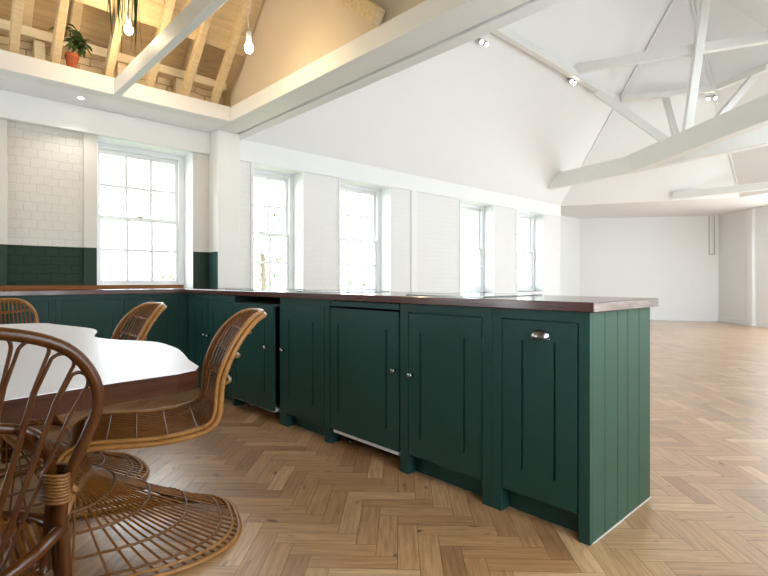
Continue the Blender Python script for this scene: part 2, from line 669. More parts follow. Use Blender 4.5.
def sash_window(m, a0, a1, zs, zh, yf=0.225, cols=3, rows=2):
    """double-hung sash window in local wall frame m, opening a0..a1, zs..zh; frame plane at depth yf"""
    WIN_N[0] += 1
    root = bpy.data.objects.new('window_%d' % WIN_N[0], None)
    COL.objects.link(root)
    root.location = m @ Vector(((a0 + a1) / 2, yf, zs))
    root['kind'] = 'structure'
    fw = 0.055
    fr = B()
    d0, d1 = yf - 0.005, yf + 0.11
    for lo, hi in (((a0, d0, zs), (a0 + fw, d1, zh)), ((a1 - fw, d0, zs), (a1, d1, zh)),
                   ((a0 + fw, d0, zh - fw), (a1 - fw, d1, zh)), ((a0 + fw, d0 - 0.02, zs), (a1 - fw, d1, zs + 0.05))):
        fr.box(lo, hi, 0.003, 0, m)
    # staff bead
    for lo, hi in (((a0 + fw, d0 + .004, zs + .05), (a0 + fw + .014, d0 + .018, zh - fw)), ((a1 - fw - .014, d0 + .004, zs + .05), (a1 - fw, d0 + .018, zh - fw))):
        fr.box(lo, hi, 0, 0, m)
    fr.build('window_frame', 'sash', root)
    mid = zs + 0.05 + (zh - fw - zs - 0.05) * 0.505
    for nm, z0, z1, y0 in (('lower_sash', zs + .05, mid + .02, yf + 0.018), ('upper_sash', mid - .02, zh - fw, yf + 0.058)):
        s = B()
        st = 0.042
        x0, x1 = a0 + fw, a1 - fw
        y1 = y0 + 0.036
        bot = 0.065 if nm == 'lower_sash' else 0.036
        top = 0.036 if nm == 'lower_sash' else 0.045
        s.box((x0, y0, z0), (x0 + st, y1, z1), 0.003, 0, m)
        s.box((x1 - st, y0, z0), (x1, y1, z1), 0.003, 0, m)
        s.box((x0 + st, y0, z0), (x1 - st, y1, z0 + bot), 0.003, 0, m)
        s.box((x0 + st, y0, z1 - top), (x1 - st, y1, z1), 0.003, 0, m)
        gx0, gx1, gz0, gz1 = x0 + st, x1 - st, z0 + bot, z1 - top
        for i in range(1, cols):
            x = gx0 + (gx1 - gx0) * i / cols
            s.box((x - .015, y0 + .002, gz0), (x + .015, y1 - .004, gz1), 0.002, 0, m)
        for i in range(1, rows):
            z = gz0 + (gz1 - gz0) * i / rows
            s.box((gx0, y0 + .003, z - .014), (gx1, y1 - .003, z + .014), 0.002, 0, m)
        so = s.build(nm, 'sash', root)
        g = B()
        yg = (y0 + y1) / 2
        g.box((gx0, yg - .0015, gz0), (gx1, yg + .0015, gz1), 0, 0, m)
        g.build('glass_panes', 'glass', root)
    # latch on the meeting rail
    l = B()
    cx = (a0 + a1) / 2
    l.box((cx - .03, yf + .012, mid + .02), (cx + .03, yf + .05, mid + .034), 0.003, 0, m)
    l.build('latch', 'brass', root)
    nrm = m.to_3x3() @ Vector((0, 1, 0))
    portal(m @ Vector(((a0 + a1) / 2, yf + 0.13, (zs + zh) / 2)), -nrm, (0, 0, 1), a1 - a0 - .1, zh - zs - .1)
    return root


I4 = Matrix.Identity(4)
# window wall, main room (local frame: x = world x, y outward)
mN = Matrix.Translation((0, YW, 0))
W_MAIN = [(2.94, 3.65), (4.25, 5.21), (6.88, 7.88), (8.66, 9.70)]
ZS, ZH = 0.81, 2.44
nb = B()
wall_boxes(nb, 10.4, 0.38, -0.1, 2.75, [(a0, a1, ZS, ZH) for a0, a1 in W_MAIN], mN, 2.95 - 0.01)
nb.box((2.66, YW, -0.1), (2.94, YW + 0.16, 2.75))
nb.box((2.66, YW + .16, ZH), (2.94, YW + 0.38, 2.75))
nb.box((2.66, YW + .16, -.1), (2.94, YW + 0.38, ZS))
nb.box((2.656, YW + .16, ZS), (2.72, YW + 0.38, ZH))
struct('wall_north', nb, 'brick')
sash_window(mN, 2.72, 3.65, ZS, ZH)
for a0, a1 in W_MAIN[1:]:
    sash_window(mN, a0, a1, ZS, ZH)
# sills
sb = B()
for a0, a1 in W_MAIN:
    sb.box((a0 - .02, YW - 0.02, ZS - 0.03), (a1 + .02, YW + 0.225, ZS), 0.004)
struct('trim_1', sb, 'sash')
# plastered reveals of the windows
rv = B()
for a0, a1 in W_MAIN + [(1.28, 2.216)]:
    zz = ZS if a0 > 2.5 else 0.93
    rv.box((a1 - .006, YW - .002, zz), (a1, YF - .005, ZH))
    rv.box((a0, YW - .002, ZH - .006), (a1, YF - .005, ZH))
    if a0 != 2.94:
        rv.box((a0, YW - .002, zz), (a0 + .006, YF - .005, ZH))
struct('trim_2', rv, 'sash')
# plaster band over the windows + pilaster + chase
band = B()
band.box((2.66, YW - 0.018, ZH), (10.4, YW, EAVE + .01), 0.004)
band.box((5.64, YW - 0.02, 0), (5.77, YW, ZH), 0.004)
band.box((4.215, YW - 0.012, ZS), (4.25, YW, ZH))
band.box((6.845, YW - 0.012, ZS), (6.88, YW, ZH))
band.box((8.625, YW - 0.012, ZS), (8.66, YW, ZH))
band.box((2.905, YW - 0.012, ZS), (2.94, YW, ZH))
struct('trim_3', band, 'plaster')

# window wall, kitchen
kb = B()
kops = [(-0.75 - XK0, 0.19 - XK0, 0.93, ZH), (1.28 - XK0, 2.216 - XK0, 0.93, ZH)]
mK = Matrix.Translation((XK0, YW + 0.03, 0))
wall_boxes(kb, 1.28 - XK0 + 1.16, 0.35, -0.1, 2.75, kops, mK)
struct('wall_northwest', kb, 'brick2')
mK0 = Matrix.Translation((0, YW, 0))
sash_window(mK0, 1.28, 2.216, 0.93, ZH)
sash_window(mK0, -0.75, 0.19, 0.93, ZH)
pil = B()
pil.box((1.17, YW, 0), (1.28, YW + .03, ZH), 0.003)
pil.box((2.216, YW, 0), (2.42, YW + .03, ZH), 0.003)
pil.box((0.19, YW, 0), (0.585, YW + .03, ZH), 0.003)
struct('trim_4', pil, 'tone2')
# knee wall above soffit (loft brick)
kn = B()
kn.box((XK0, 5.33, 2.72), (2.42, 5.5, 3.2))
struct('wall_loft', kn, 'loft_brick')

# column between kitchen and main room
colb = B()
colb.box((2.40, 5.20, 0), (2.656, YW + .01, EAVE), 0.004)
# face pointing -x gets the two-tone paint
co = colb.build('column', ['timber_white', 'tone2b'])
for p in co.data.polygons:
    if p.normal.x < -0.9:
        p.material_index = 1
co['kind'] = 'structure'

# wall beam, soffit, edge beam
wb = B()
wb.box((XK0, 5.376, ZH), (2.40, YW + .03, EAVE), 0.006)
struct('trim_5', wb, 'timber_white')
sf = B()
sf.box((XK0, 4.99, EAVE), (2.37, YW + .03, EAVE + 0.04), 0)
struct('ceiling_soffit', sf, 'plaster')
eb = B()
eb.box((XK0, 4.845, EAVE), (2.37, 4.99, 2.83), 0.005)
struct('beam_edge', eb, 'timber_white')
# header beam across, over the peninsula, + its cornice on the main room side
hb = B()
hb.box((2.37, YS, EAVE), (2.628, YW, 2.83), 0.005)
struct('beam_header', hb, 'timber_white')
cs = B()
cs.box((2.656, YS, EAVE - 0.004), (2.77, YW, 2.95), 0.004)
struct('trim_6', cs, 'plaster')
# gable partition above the header: beige kitchen side, white main side
gp = B()
def gable(x, y0, zb, off, t, b):
    zt = lambda y: off + (4.85 - y) * K
    pts = [(x, y0, zb), (x, y0, zt(y0)), (x, YR, zt(YR)), (x, 2 * YR - y0, zt(y0)), (x, 2 * YR - y0, zb)]
    b.prism(pts, (t, 0, 0))
gable(2.40, 4.90, 2.83, 3.02, 0.15, gp)
struct('wall_gable', gp, 'partition')
gm = B()
gable(2.56, 5.35, 2.83, EAVE + (YW - 4.85) * K + .02, 0.09, gm)
struct('wall_gable_main', gm, 'plaster')

# west wall, south wall, far walls
wwb = B()
mW = local_frame((XK0, YS - .3), (XK0, 5.8))
wops = [(4.35, 5.85, 0.5, 2.5)]  # unseen window, added as fill light for the cabinets towards the corner
if (mW.inverted() @ Vector((0, 3, 0))).y > 0:
    mW = local_frame((XK0, 5.8), (XK0, YS - .3))
    wops = [(6.52 - b_, 6.52 - a_, c_, d_) for a_, b_, c_, d_ in reversed(wops)]
wall_boxes(wwb, 6.52, 0.3, -0.1, 5.9, wops, mW)
struct('wall_west', wwb, 'plaster')
for o in wops:
    sash_window(mW, *o, yf=0.15)
sB = B()
mS = local_frame((11.57, YS), (XK0, YS))   # outward = -y
# check orientation: local y must point to -y
sops = [(0.6, 2.3, 0.3, 2.55), (3.0, 4.2, 1.0, 2.4), (5.2, 6.2, 1.1, 2.4), (7.4, 8.6, 0.7, 2.4), (9.6, 11.2, 0.4, 2.55)]
wall_boxes(sB, 11.57 - XK0, 0.3, -0.1, 2.9, sops, mS)
struct('wall_south', sB, 'plaster')
for o in sops:
    sash_window(mS, *o, yf=0.15)

fops = [[], [], [], [(0.75, 2.25, 0.1, 2.58), (2.35, 3.8, 0.1, 2.58)]]
for i in range(4):
    p0, p1 = FAR[i], FAR[i + 1]
    mf = local_frame(p0, p1)
    # interior must be on the local -y side: reverse if needed
    cen = mf.inverted() @ Vector((10.0, 3.0, 0))
    L = (Vector(p1) - Vector(p0)).length
    ops = fops[i]
    if cen.y > 0:
        mf = local_frame(p1, p0)
        ops = [(L - b, L - a, c, d) for a, b, c, d in reversed(ops)]
    fb = B()
    wall_boxes(fb, L + .15, 0.3, -0.1, 2.72, ops, mf, -.15)
    struct('wall_%s' % ('northeast', 'east', 'southeast', 'southeast_side')[i], fb, 'brick_far')
    for o in ops:
        sash_window(mf, *o, yf=0.15)
    bb = B()
    if ops:
        bb.box((ops[-1][1] + .02, -0.018, 0), (L, 0, 0.13), 0.004, 0, mf)
    else:
        bb.box((0, -0.018, 0), (L, 0, 0.13), 0.004, 0, mf)
    struct('baseboard_%s' % ('northeast', 'east', 'southeast', 'southeast_side')[i], bb, 'sash')
rb = B()
rb.box((10.1, YW + .1, -.1), (10.4, 6.5, 2.72))
struct('wall_return', rb, 'brick_far')
# pier at the corner of the far wall
pr = B()
mf = local_frame(FAR[4], FAR[3])
Lf = (Vector(FAR[4]) - Vector(FAR[3])).length
pr.box((Lf - 0.13, -0.035, 0), (Lf + 0.01, 0.05, EAVE), 0.004, 0, mf)
struct('wall_pier', pr, 'plaster')

# ------------------------------------------------------------------ ceilings
def zn(y): return EAVE + (YW - y) * K
cl = B()
T = Vector((0, 0, 0.14))
XG = 2.62
cl.prism([(XG, YW, EAVE), E1, APEX, (XG, YR, APEX.z)], T)
struct('ceiling_north', cl, 'plaster')
ch = B()
ch.prism([E1, E2, APEX], T)
ch.prism([E2, E3, APEX], T)
struct('ceiling_hip', ch, 'plaster')
# south slope with two rooflights
cs2 = B()
slen = lambda y: y
def south_quad(x0, x1, y0, y1, b):
    zz = lambda y: EAVE + (y - YS) * K
    b.prism([(x0, y0, zz(y0)), (x1, y0, zz(y0)), (x1, y1, zz(y1)), (x0, y1, zz(y1))], T)
RL = [(4.0, 5.1), (7.1, 8.2)]
ya, yb = 0.1, 1.0
XR = 8.3
south_quad(XG, XR, YS, ya, cs2)
south_quad(XG, XR, yb, YR, cs2)
xx = XG
for x0, x1 in RL:
    south_quad(xx, x0, ya, yb, cs2)
    xx = x1
south_quad(xx, XR, ya, yb, cs2)
cs2.prism([(XR, YS, EAVE), E3, APEX, (XR, YR, APEX.z)], T)
struct('ceiling_south', cs2, 'plaster')
for x0, x1 in RL:
    WIN_N[0] += 1
    root = bpy.data.objects.new('window_%d' % WIN_N[0], None)
    COL.objects.link(root)
    root['kind'] = 'structure'
    zz = lambda y: EAVE + (y - YS) * K
    root.location = ((x0 + x1) / 2, ya, zz(ya))
    f = B()
    f.beam((x0 + .03, ya, zz(ya) + .1), (x0 + .03, yb, zz(yb) + .1), 0.06, 0.1)
    f.beam((x1 - .03, ya, zz(ya) + .1), (x1 - .03, yb, zz(yb) + .1), 0.06, 0.1)
    f.beam((x0, ya + .03, zz(ya + .03) + .1), (x1, ya + .03, zz(ya + .03) + .1), 0.06, 0.1)
    f.beam((x0, yb - .03, zz(yb - .03) + .1), (x1, yb - .03, zz(yb - .03) + .1), 0.06, 0.1)
    f.build('window_frame', 'sash', root)
    g = B()
    g.prism([(x0, ya, zz(ya) + .11), (x1, ya, zz(ya) + .11), (x1, yb, zz(yb) + .11), (x0, yb, zz(yb) + .11)], (0, 0, 0.006))
    g.build('glass_panes', 'glass', root)
    n = Vector((0, K, -1)).normalized()
    portal(((x0 + x1) / 2, (ya + yb) / 2, zz((ya + yb) / 2) + 0.16), n, (1, 0, 0), (yb - ya) * math.hypot(1, K), x1 - x0)
# low flat ceiling of the far alcove
al = B()
pts = [E1, (10.4, 6.2, EAVE), (12.96, 6.2, EAVE), (14.8, 3.46, EAVE), (14.0, 2.66, EAVE), (11.57, YS, EAVE), E3, E2]
h1, h2, h3, h4 = (10.75, -.1, EAVE), (11.7, -.1, EAVE), (13.1, 1.75, EAVE), (11.7, 1.75, EAVE)
for pl4 in (pts[:5] + [h3, h4, E2], [pts[4], pts[5], h2, h3], [pts[5], E3, h1, h2], [E3, E2, h4, h1]):
    al.prism([Vector(p) for p in pl4], (0, 0, 0.1))
WIN_N[0] += 1
added_skylight = bpy.data.objects.new('window_%d' % WIN_N[0], None)  # skylight added out of view to brighten the far wall
COL.objects.link(added_skylight)
added_skylight['kind'] = 'structure'
added_skylight.location = (11.8, .8, EAVE + .1)
ag = B(); ag.prism([Vector(p) + Vector((0, 0, .102)) for p in (h1, h2, h3, h4)], (0, 0, .006))
ag.build('glass_panes', 'glass', added_skylight)
ag = B()
for pa, pb in ((h1, h2), (h2, h3), (h3, h4), (h4, h1)):
    ag.beam(Vector(pa) + Vector((0, 0, .14)), Vector(pb) + Vector((0, 0, .14)), .06, .08)
ag.build('window_frame', 'sash', added_skylight)
struct('ceiling_alcove', al, 'plaster')

# kitchen loft: inner boards on the rafters, outer roof, rafters
def zb_(y): return 3.012 + (4.85 - y) * K
bd = B()
y = 4.605
step = 0.135
i = 0
while y > YR:
    y2 = max(YR, y - step)
    dz = 0.004 * (i % 2) + R.uniform(0, .004)
    bd.prism([(XK0, y, zb_(y) + dz), (2.40, y, zb_(y) + dz), (2.40, y2 + .004, zb_(y2 + .004) + dz), (XK0, y2 + .004, zb_(y2 + .004) + dz)], (0, 0, 0.03))
    y = y2
    i += 1
zr = zb_(YR)
bd.prism([(XK0, YR, zr + .035), (2.42, YR, zr + .035), (2.42, 4.61, zb_(4.61) + .035), (XK0, 4.61, zb_(4.61) + .035)], (0, 0, 0.01))
bd.prism([(XK0, YR, zr), (2.42, YR, zr), (2.42, YS, zr - (YR - YS) * K), (XK0, YS, zr - (YR - YS) * K)], (0, 0, 0.05))
struct('ceiling_loft', bd, 'loft_wood')
orf = B()
zo = lambda y: 3.34 + (5.3 - y) * K
orf.prism([(XK0, 5.6, zo(5.6)), (2.56, 5.6, zo(5.6)), (2.56, 3.6, zo(3.6)), (XK0, 3.6, zo(3.6))], (0, 0, .06))
struct('ceiling_loft_outer', orf, 'loft_dark')
clo = B()
clo.box((XK0, 5.5, 2.7), (2.6, 5.62, 3.3))
clo.box((2.42, YW + .02, 2.7), (2.62, 5.62, 3.3))
clo.prism([(2.555, 5.62, 2.7), (2.555, 5.62, zo(5.6)), (2.555, 3.6, zo(3.6)), (2.555, 3.6, 2.84), (2.555, 4.9, 2.84)], (.06, 0, 0))
struct('wall_loft_back', clo, 'loft_dark')

raf_x = [2.23, 1.93, 1.60, 1.25, 0.85, 0.57]
nth = ['next to the beige partition', 'second from the beige partition', 'third from the beige partition', 'behind the foot of the tie beam',
       'behind the potted plant', 'nearest the top left corner of the photo', 'beyond the left edge', 'farthest beyond the left edge']
for x, lab in zip(raf_x, nth):
    b = B()
    wx = 0.062
    y0, y1 = 4.93, YR + .05
    prof = [(x - wx / 2, y0, zb_(y0) - .125), (x - wx / 2, y0, zb_(y0) - 0.002), (x - wx / 2, y1, zb_(y1) - 0.002), (x - wx / 2, y1, zb_(y1) - .125)]
    # foot cut level on the edge beam
    yf = 4.85 + (zb_(4.85) - .125 - 2.83) / K
    prof = [(x - wx / 2, 4.93, 2.832), (x - wx / 2, 4.93, zb_(4.93) - .002)] + prof[2:] + [(x - wx / 2, yf, 2.832)]
    b.prism(prof, (wx, 0, 0), 0, 0.004)
    tag(b.build('rafter', 'loft_wood'), 'cream sloping loft rafter ' + lab, 'rafter', 'sloping rafters in the loft')
pl = B()
pl.box((XK0, 5.2, 3.13), (2.5, 5.33, 3.215), 0.006)
tag(pl.build('wall_plate', 'loft_wood'), 'long cream horizontal timber on top of the low brick wall in the loft', 'timber')
studs = []
for x in (0.79, 2.0, 1.45):
    b = B()
    b.box((x - .04, 5.22, 2.72), (x + .04, 5.33, 3.13), 0.004)
    lab = {0.79: 'beside the potted plant', 2.0: 'nearest the beige partition', 1.45: 'behind the white tie beam'}[x]
    tag(b.build('stud', 'loft_wood'), 'short cream upright timber against loft brick, ' + lab, 'timber', 'short studs in the loft')
outer_labels = ['nearest the partition', 'between the two rafters nearest the partition', 'above the white tie beam', 'above the plant', 'top left of the plant', 'in the top left corner']
for x, lab in zip((2.1, 1.75, 1.4, 1.05, 0.7, 0.35), outer_labels):
    b = B()
    a = Vector((x, 5.32, zo(5.32) - .075)); c = Vector((x, 4.0, zo(4.0) - .075))
    b.beam(a, c, 0.075, 0.09, 0.004)
    tag(b.build('rafter', 'loft_wood'), 'short slanting timber in the dark eaves, ' + lab, 'rafter', 'dark eaves rafters in the loft')

tb = B()
tb.box((1.277, YS, EAVE), (1.337, 4.85, 2.815), 0.004)
tag(tb.build('tie_beam', 'timber_white'), 'greyish white tie beam crossing the loft opening over the kitchen', 'beam')
gbr = B()
gbr.beam((2.34, 2.55, 2.86), (2.34, 3.35, 3.55), 0.07, 0.12, 0.008)
tag(gbr.build('brace', 'loft_wood'), 'rough slanting timber brace against the beige partition above the header beam', 'brace')

# ------------------------------------------------------------------ main room truss
P = Vector
truss = thing('roof_truss', 'white timber roof truss with tie beam, raking struts and collar in the bright room', 'roof truss', (8.8, 2.5, 2.91))
def part(name, a, b, wdt, hgt, mat='timber_white', parent=None, bev=0.006):
    bb = B()
    bb.beam(a, b, wdt, hgt, bev)
    return bb.build(name, mat, parent or truss)
tz = 2.91
da = Vector((-.247, -.969, 0))
T0 = Vector((9.56, 5.36, tz + .14))
part('tie_beam', T0, T0 + da * 5.75, 0.16, 0.28)
foot = Vector((8.80, 2.51, 3.12))
top = Vector((7.80, 1.88, 5.60))
part('post', foot, top, 0.11, 0.13)
part('strut', (8.51, 3.78, 4.27), (8.86, 2.62, 3.12), 0.11, 0.12)
part('strut', (9.89, 3.14, 4.38), (8.93, 2.62, 3.12), 0.09, 0.10)
part('strut', (9.87, 1.78, 4.38), (8.9, 2.42, 3.12), 0.09, 0.10)
part('collar', (7.69, 3.83, 4.42), (8.99, 0.6, 4.42), 0.10, 0.14)
dgb = B()
s0 = Vector((9.09, 3.42, tz + .145))
dd = Vector((-.626, -.783, 0)).normalized()
dgb.beam(s0, s0 + dd * 4.75, 0.17, 0.31, 0.008)
tag(dgb.build('tie_beam', 'timber_white'), 'thick white diagonal beam running from the truss towards the right edge', 'beam')
pu = B()
zp = 4.335
pu.beam((2.77, 3.775, zp), (9.40, 3.775, zp), 0.10, 0.12, 0.006)
tag(pu.build('purlin', 'timber_white'), 'long white purlin along the sloping ceiling above the windows', 'beam')
C1, C2, C3 = P((9.38, 3.70, zp)), P((10.06, 2.42, zp)), P((9.62, 1.59, zp))
pe = B(); pe.beam(C1, C2, 0.10, 0.09, 0.006)
tag(pe.build('purlin', 'timber_white'), 'short white purlin at the far hip end, behind the struts', 'beam')
pe = B(); pe.beam(C2 + (C3 - C2).normalized() * .07, C3, 0.10, 0.09, 0.006)
tag(pe.build('purlin', 'timber_white'), 'white purlin on the far hip slope at the right edge, behind the collar', 'beam')
fbm = B(); fbm.beam((11.26, 3.42, 2.755), (11.30, 1.2, 2.755), 0.12, 0.13, 0.006)
tag(fbm.build('eaves_beam', 'timber_white'), 'low white beam below the truss in front of the far wall, at the right edge', 'beam')
# hip rafter ribs
hr = B()
hr.beam(APEX + P((-.02, 0, -.05)), P((10.02, 4.72, zn(4.72) - .02)), 0.03, 0.03, 0.004)
hr.build('trim_7', 'plaster')['kind'] = 'structure'
hr = B()
hr.beam(APEX + P((0, 0, -.05)), P((11.8, 2.42, EAVE + .1)), 0.03, 0.03, 0.004)
hr.build('trim_8', 'plaster')['kind'] = 'structure'


# ------------------------------------------------------------------ peninsula cabinets
XF = 1.937
XB = 2.575
ZT = 0.908


def grooved_door(name, y0, y1, z0, z1, g0, g1, parent, x=XF, gz0=0.205, gz1=0.758):
    """door on the -x face; y0<y1, g0/g1 = y of two routed grooves"""
    b = B()
    gw = 0.0052
    y0 += .003; y1 -= .003; z1 -= .002
    b.box((x + .010, y0, z0), (x + .02, y1, z1), 0)
    ys = [y0] + [q for g in sorted((g0, g1)) for q in (g - gw, g + gw)] + [y1]
    b.box((x, y0, z0), (x + .0105, y1, gz0), 0)
    b.box((x, y0, gz1), (x + .0105, y1, z1), 0)
    for k in range(0, len(ys), 2):
        b.box((x, ys[k], gz0), (x + .0105, ys[k + 1], gz1), 0)
    return b.build(name, 'green', parent)


def knob(door, y, z, x=XF, mat='pewter'):
    b = B()
    b.lathe([(0.006, 0), (0.0055, -.012), (0.008, -.016), (0.0145, -.022), (0.016, -.028), (0.012, -.035), (0.003, -.037)], (x, y, z), 14, 'X')
    return b.build('knob', mat, door)


def hinge(door, y, z, x=XF):
    b = B()
    b.lathe([(.004, -.03), (.0045, -.028), (.0045, .028), (.004, .03)], (x - .002, y, z), 8, 'Z')
    return b.build('hinge', 'green', door)


def cabinet(label, y0, y1, stiles, doors, plinth=True, rail=True, body=True):
    t = thing('base_cabinet', label, 'cabinet', (2.25, (y0 + y1) / 2, 0))
    if body:
        b = B()
        b.box((XF + .021, y0 + .001, 0.105), (XB, y1 - .001, ZT))
        b.build('carcass', 'green', t)
    b = B()
    for s0, s1 in stiles:
        b.box((XF, s0, 0.10), (XF + .021, s1, ZT), 0.001)
    if rail:
        b.box((XF + .0005, y0 + .01, 0.866), (XF + .021, y1 - .01, ZT))
    b.build('face_frame', 'green', t)
    for s0, s1 in stiles:
        b = B()
        b.box((XF, s0, 0), (XF + .065, s1, 0.104), 0.001)
        b.build('leg', 'green', t)
    if plinth:
        b = B()
        b.box((XF + .07, y0 + .002, 0), (XF + .088, y1 - .002, 0.104))
        b.build('plinth', 'green', t)
    return t


# 1 end cabinet with cup pull
t = cabinet('dark green cabinet with a cup pull and boarded end panel, at the open counter end', 0.90, 1.342, [(0.886, 0.931), (1.293, 1.342)], 1)
d = grooved_door('door', 0.934, 1.290, 0.108, 0.863, 1.035, 1.187, t, gz0=0.21, gz1=0.775)
b = B()
n = 14
for i in range(n):
    a0 = math.pi * i / n
    a1 = math.pi * (i + 1) / n
cup = []
rows = 7
vb = len(b.v)
for i in range(rows + 1):
    ph = (math.pi / 2) * i / rows
    for j in range(n + 1):
        th = math.pi * j / n
        yy = -math.cos(th) * 0.045 * math.cos(ph * .98) if False else -math.cos(th) * 0.045
        b.v.append(Vector((XF - 0.026 * math.sin(ph) * math.sin(th) - .001, 1.101 + yy * (1 - .12 * math.sin(ph)), 0.790 + 0.036 * math.cos(ph) * math.sin(th) ** .6)))
for i in range(rows):
    for j in range(n):
        q = vb + i * (n + 1) + j
        b.face((q, q + 1, q + n + 2, q + n + 1), 0, True)
b.box((XF - .003, 1.056, 0.786), (XF, 1.146, 0.792), 0.001)
cp = b.build('cup_pull', 'pewter', d)
sm_ = cp.modifiers.new('thickness', 'SOLIDIFY'); sm_.thickness = 0.0025
# boarded end panel
ep = B()
xs = [1.957, 2.075, 2.200, 2.312, 2.441, 2.585]
ep.box((1.945, 0.8955, 0.0), (2.585, 0.902, ZT))
for a, c in zip(xs[:-1], xs[1:]):
    ep.box((a + .0028, 0.885, 0.004), (c - .0028, 0.896, ZT), 0.0022)
ep.box((1.9375, 0.884, 0.002), (1.9555, 0.90, ZT), 0.001)
ep.build('end_panel', 'green_lit', t)
sk = B(); sk.box((1.96, 0.8825, 0.0), (2.588, 0.885, 0.0035))
sk.build('sealant_line', 'white_plastic', t)

# 2 single door cabinet
t = cabinet('dark green cabinet with one grooved door, next to the cup-pull cabinet', 1.344, 1.941, [(1.344, 1.396), (1.882, 1.941)], 1)
d = grooved_door('door', 1.399, 1.879, 0.108, 0.860, 1.504, 1.793, t)
knob(d, 1.845, 0.535); hinge(d, 1.394, 0.735); hinge(d, 1.394, 0.24)

# 3 wide appliance (integrated) with door e
def appliance(label, y0, y1, dx, dz0, dz1, g0, g1, ky, rail):
    t = thing('dishwasher', label, 'appliance', (2.25, (y0 + y1) / 2, 0))
    b = B()
    b.box((XF + .03, y0 + .004, 0.085), (XB - .02, y1 - .004, 0.86), 0.004)
    b.build('body', 'pewter', t)
    d = grooved_door('door', y0 + .004, y1 - .004, dz0, dz1, g0, g1, t, x=XF - dx)
    knob(d, ky, 0.542, x=XF - dx)
    s = B(); s.box((XF - dx + .012, y0 + .02, 0.075), (XF + .05, y1 - .02, 0.097), 0.003)
    s.build('bottom_trim', 'white_plastic', t)
    for yy in (y0 + .06, y1 - .06):
        for xx in (XF + .12, XB - .08):
            f = B(); f.lathe([(.02, 0), (.02, .01), (.008, .012), (.008, .088)], (xx, yy, 0), 10)
            f.build('foot', 'steel', t)
    if rail:
        r = B(); r.box((XF, y0 + .004, 0.872), (XF + .02, y1 - .004, 0.904), 0.001)
        r.build('top_rail', 'green', t)
    return t
appliance('built-in appliance behind the widest flat green door, third unit from the counter end', 1.945, 2.577, 0.0, 0.10, 0.862, 2.053, 2.492, 1.975, True)
# 4 narrow door cabinet
t = cabinet('narrow dark green cabinet whose knob sits at its left edge, beside a dark gap', 2.58, 3.185, [(2.58, 2.634)], 1)
b = B(); b.box((XF, 3.085, 0), (XF + .065, 3.18, .092), .001); b.build('leg', 'green', t)
d = grooved_door('door', 2.637, 3.182, 0.095, 0.866, 2.763, 3.057, t)
knob(d, 3.115, 0.538); hinge(d, 2.634, 0.735); hinge(d, 2.634, 0.2)
# 5 proud appliance
appliance('built-in appliance behind a proud green door, seen past the nearest chair back', 3.215, 3.875, 0.03, 0.085, 0.852, 3.346, 3.79, 3.30, False)
# 6 corner cabinet with two doors
t = cabinet('dark green two-door cabinet in the inner corner of the counter', 3.88, 4.86, [(3.88, 3.925), (4.81, 4.86)], 2)
d = grooved_door('door', 3.928, 4.400, 0.108, 0.863, 4.05, 4.29, t); knob(d, 4.370, 0.54)
d = grooved_door('door', 4.404, 4.807, 0.108, 0.863, 4.53, 4.69, t); knob(d, 4.44, 0.54)
# back panel of the peninsula towards the main room
bp_ = B()
for k in range(36):
    y0 = 0.904 + k * 0.118
    if y0 > 5.15: break
    bp_.box((XB + .002, y0 + .0015, 0.0), (XB + .018, min(y0 + .1165, 5.18), ZT), 0.002)
tag(bp_.build('back_panel', 'green_lit'), 'dark green boarded back of the counter facing the bright room', 'panel')

# back counter cabinets (front plane y = 4.88, facing -y)
YB = 4.88
def back_cabinet(label, x0, x1, doors):
    t = thing('base_cabinet', label, 'cabinet', ((x0 + x1) / 2, 5.1, 0))
    b = B(); b.box((x0 + .001, YB + .021, .105), (x1 - .001, YW + .01, ZT)); b.build('carcass', 'green', t)
    b = B()
    b.box((x0, YB, 0.1), (x0 + .045, YB + .021, ZT), .001); b.box((x1 - .045, YB, .1), (x1, YB + .021, ZT), .001)
    b.box((x0 + .045, YB + .0005, .866), (x1 - .045, YB + .021, ZT)); b.build('face_frame', 'green', t)
    b = B(); b.box((x0 + .002, YB + .07, 0), (x1 - .002, YB + .088, .104)); b.build('plinth', 'green', t)
    wd = (x1 - x0 - .09) / doors
    for k in range(doors):
        a, c = x0 + .047 + k * wd, x0 + .043 + (k + 1) * wd
        b = B()
        b.box((a, YB + .006, .108), (c, YB + .02, .862))
        ga, gc = a + .1, c - .1
        b.box((a, YB, .108), (c, YB + .0065, .205)); b.box((a, YB, .758), (c, YB + .0065, .862))
        for p, q in ((a, ga - .0035), (ga + .0035, gc - .0035), (gc + .0035, c)):
            b.box((p, YB, .205), (q, YB + .0065, .758))
        dr = b.build('door', 'green', t)
        b = B()
        kx = c - .04 if k == 0 else a + .04
        b.lathe([(.006, 0), (.0055, -.012), (.008, -.016), (.0145, -.022), (.016, -.028), (.012, -.035), (.003, -.037)], (kx, YB, .54), 12, 'Y')
        b.build('knob', 'pewter', dr)
back_cabinet('dark green cabinet under the window, behind the tilted rattan chair back', 0.847, 1.90, 2)
back_cabinet('dark green cabinet under the brick wall, left of the tilted rattan chair', -0.25, 0.845, 2)
back_cabinet('dark green cabinet at the hidden left end of the back counter', -1.35, -0.252, 2)
cf = B(); cf.box((1.902, YB + .002, 0.1), (1.955, YB + .023, ZT)); cf.box((1.90, YB + .03, .1), (2.38, YW, ZT))
tag(cf.build('corner_filler', 'green'), 'dark green filler in the inner corner where the two counters meet', 'panel')

for o_ in list(COL.objects):
    if o_.parent is None and o_.name.split('.')[0] in ('base_cabinet', 'dishwasher', 'back_panel', 'corner_filler'):
        o_.scale.z = 1.0125

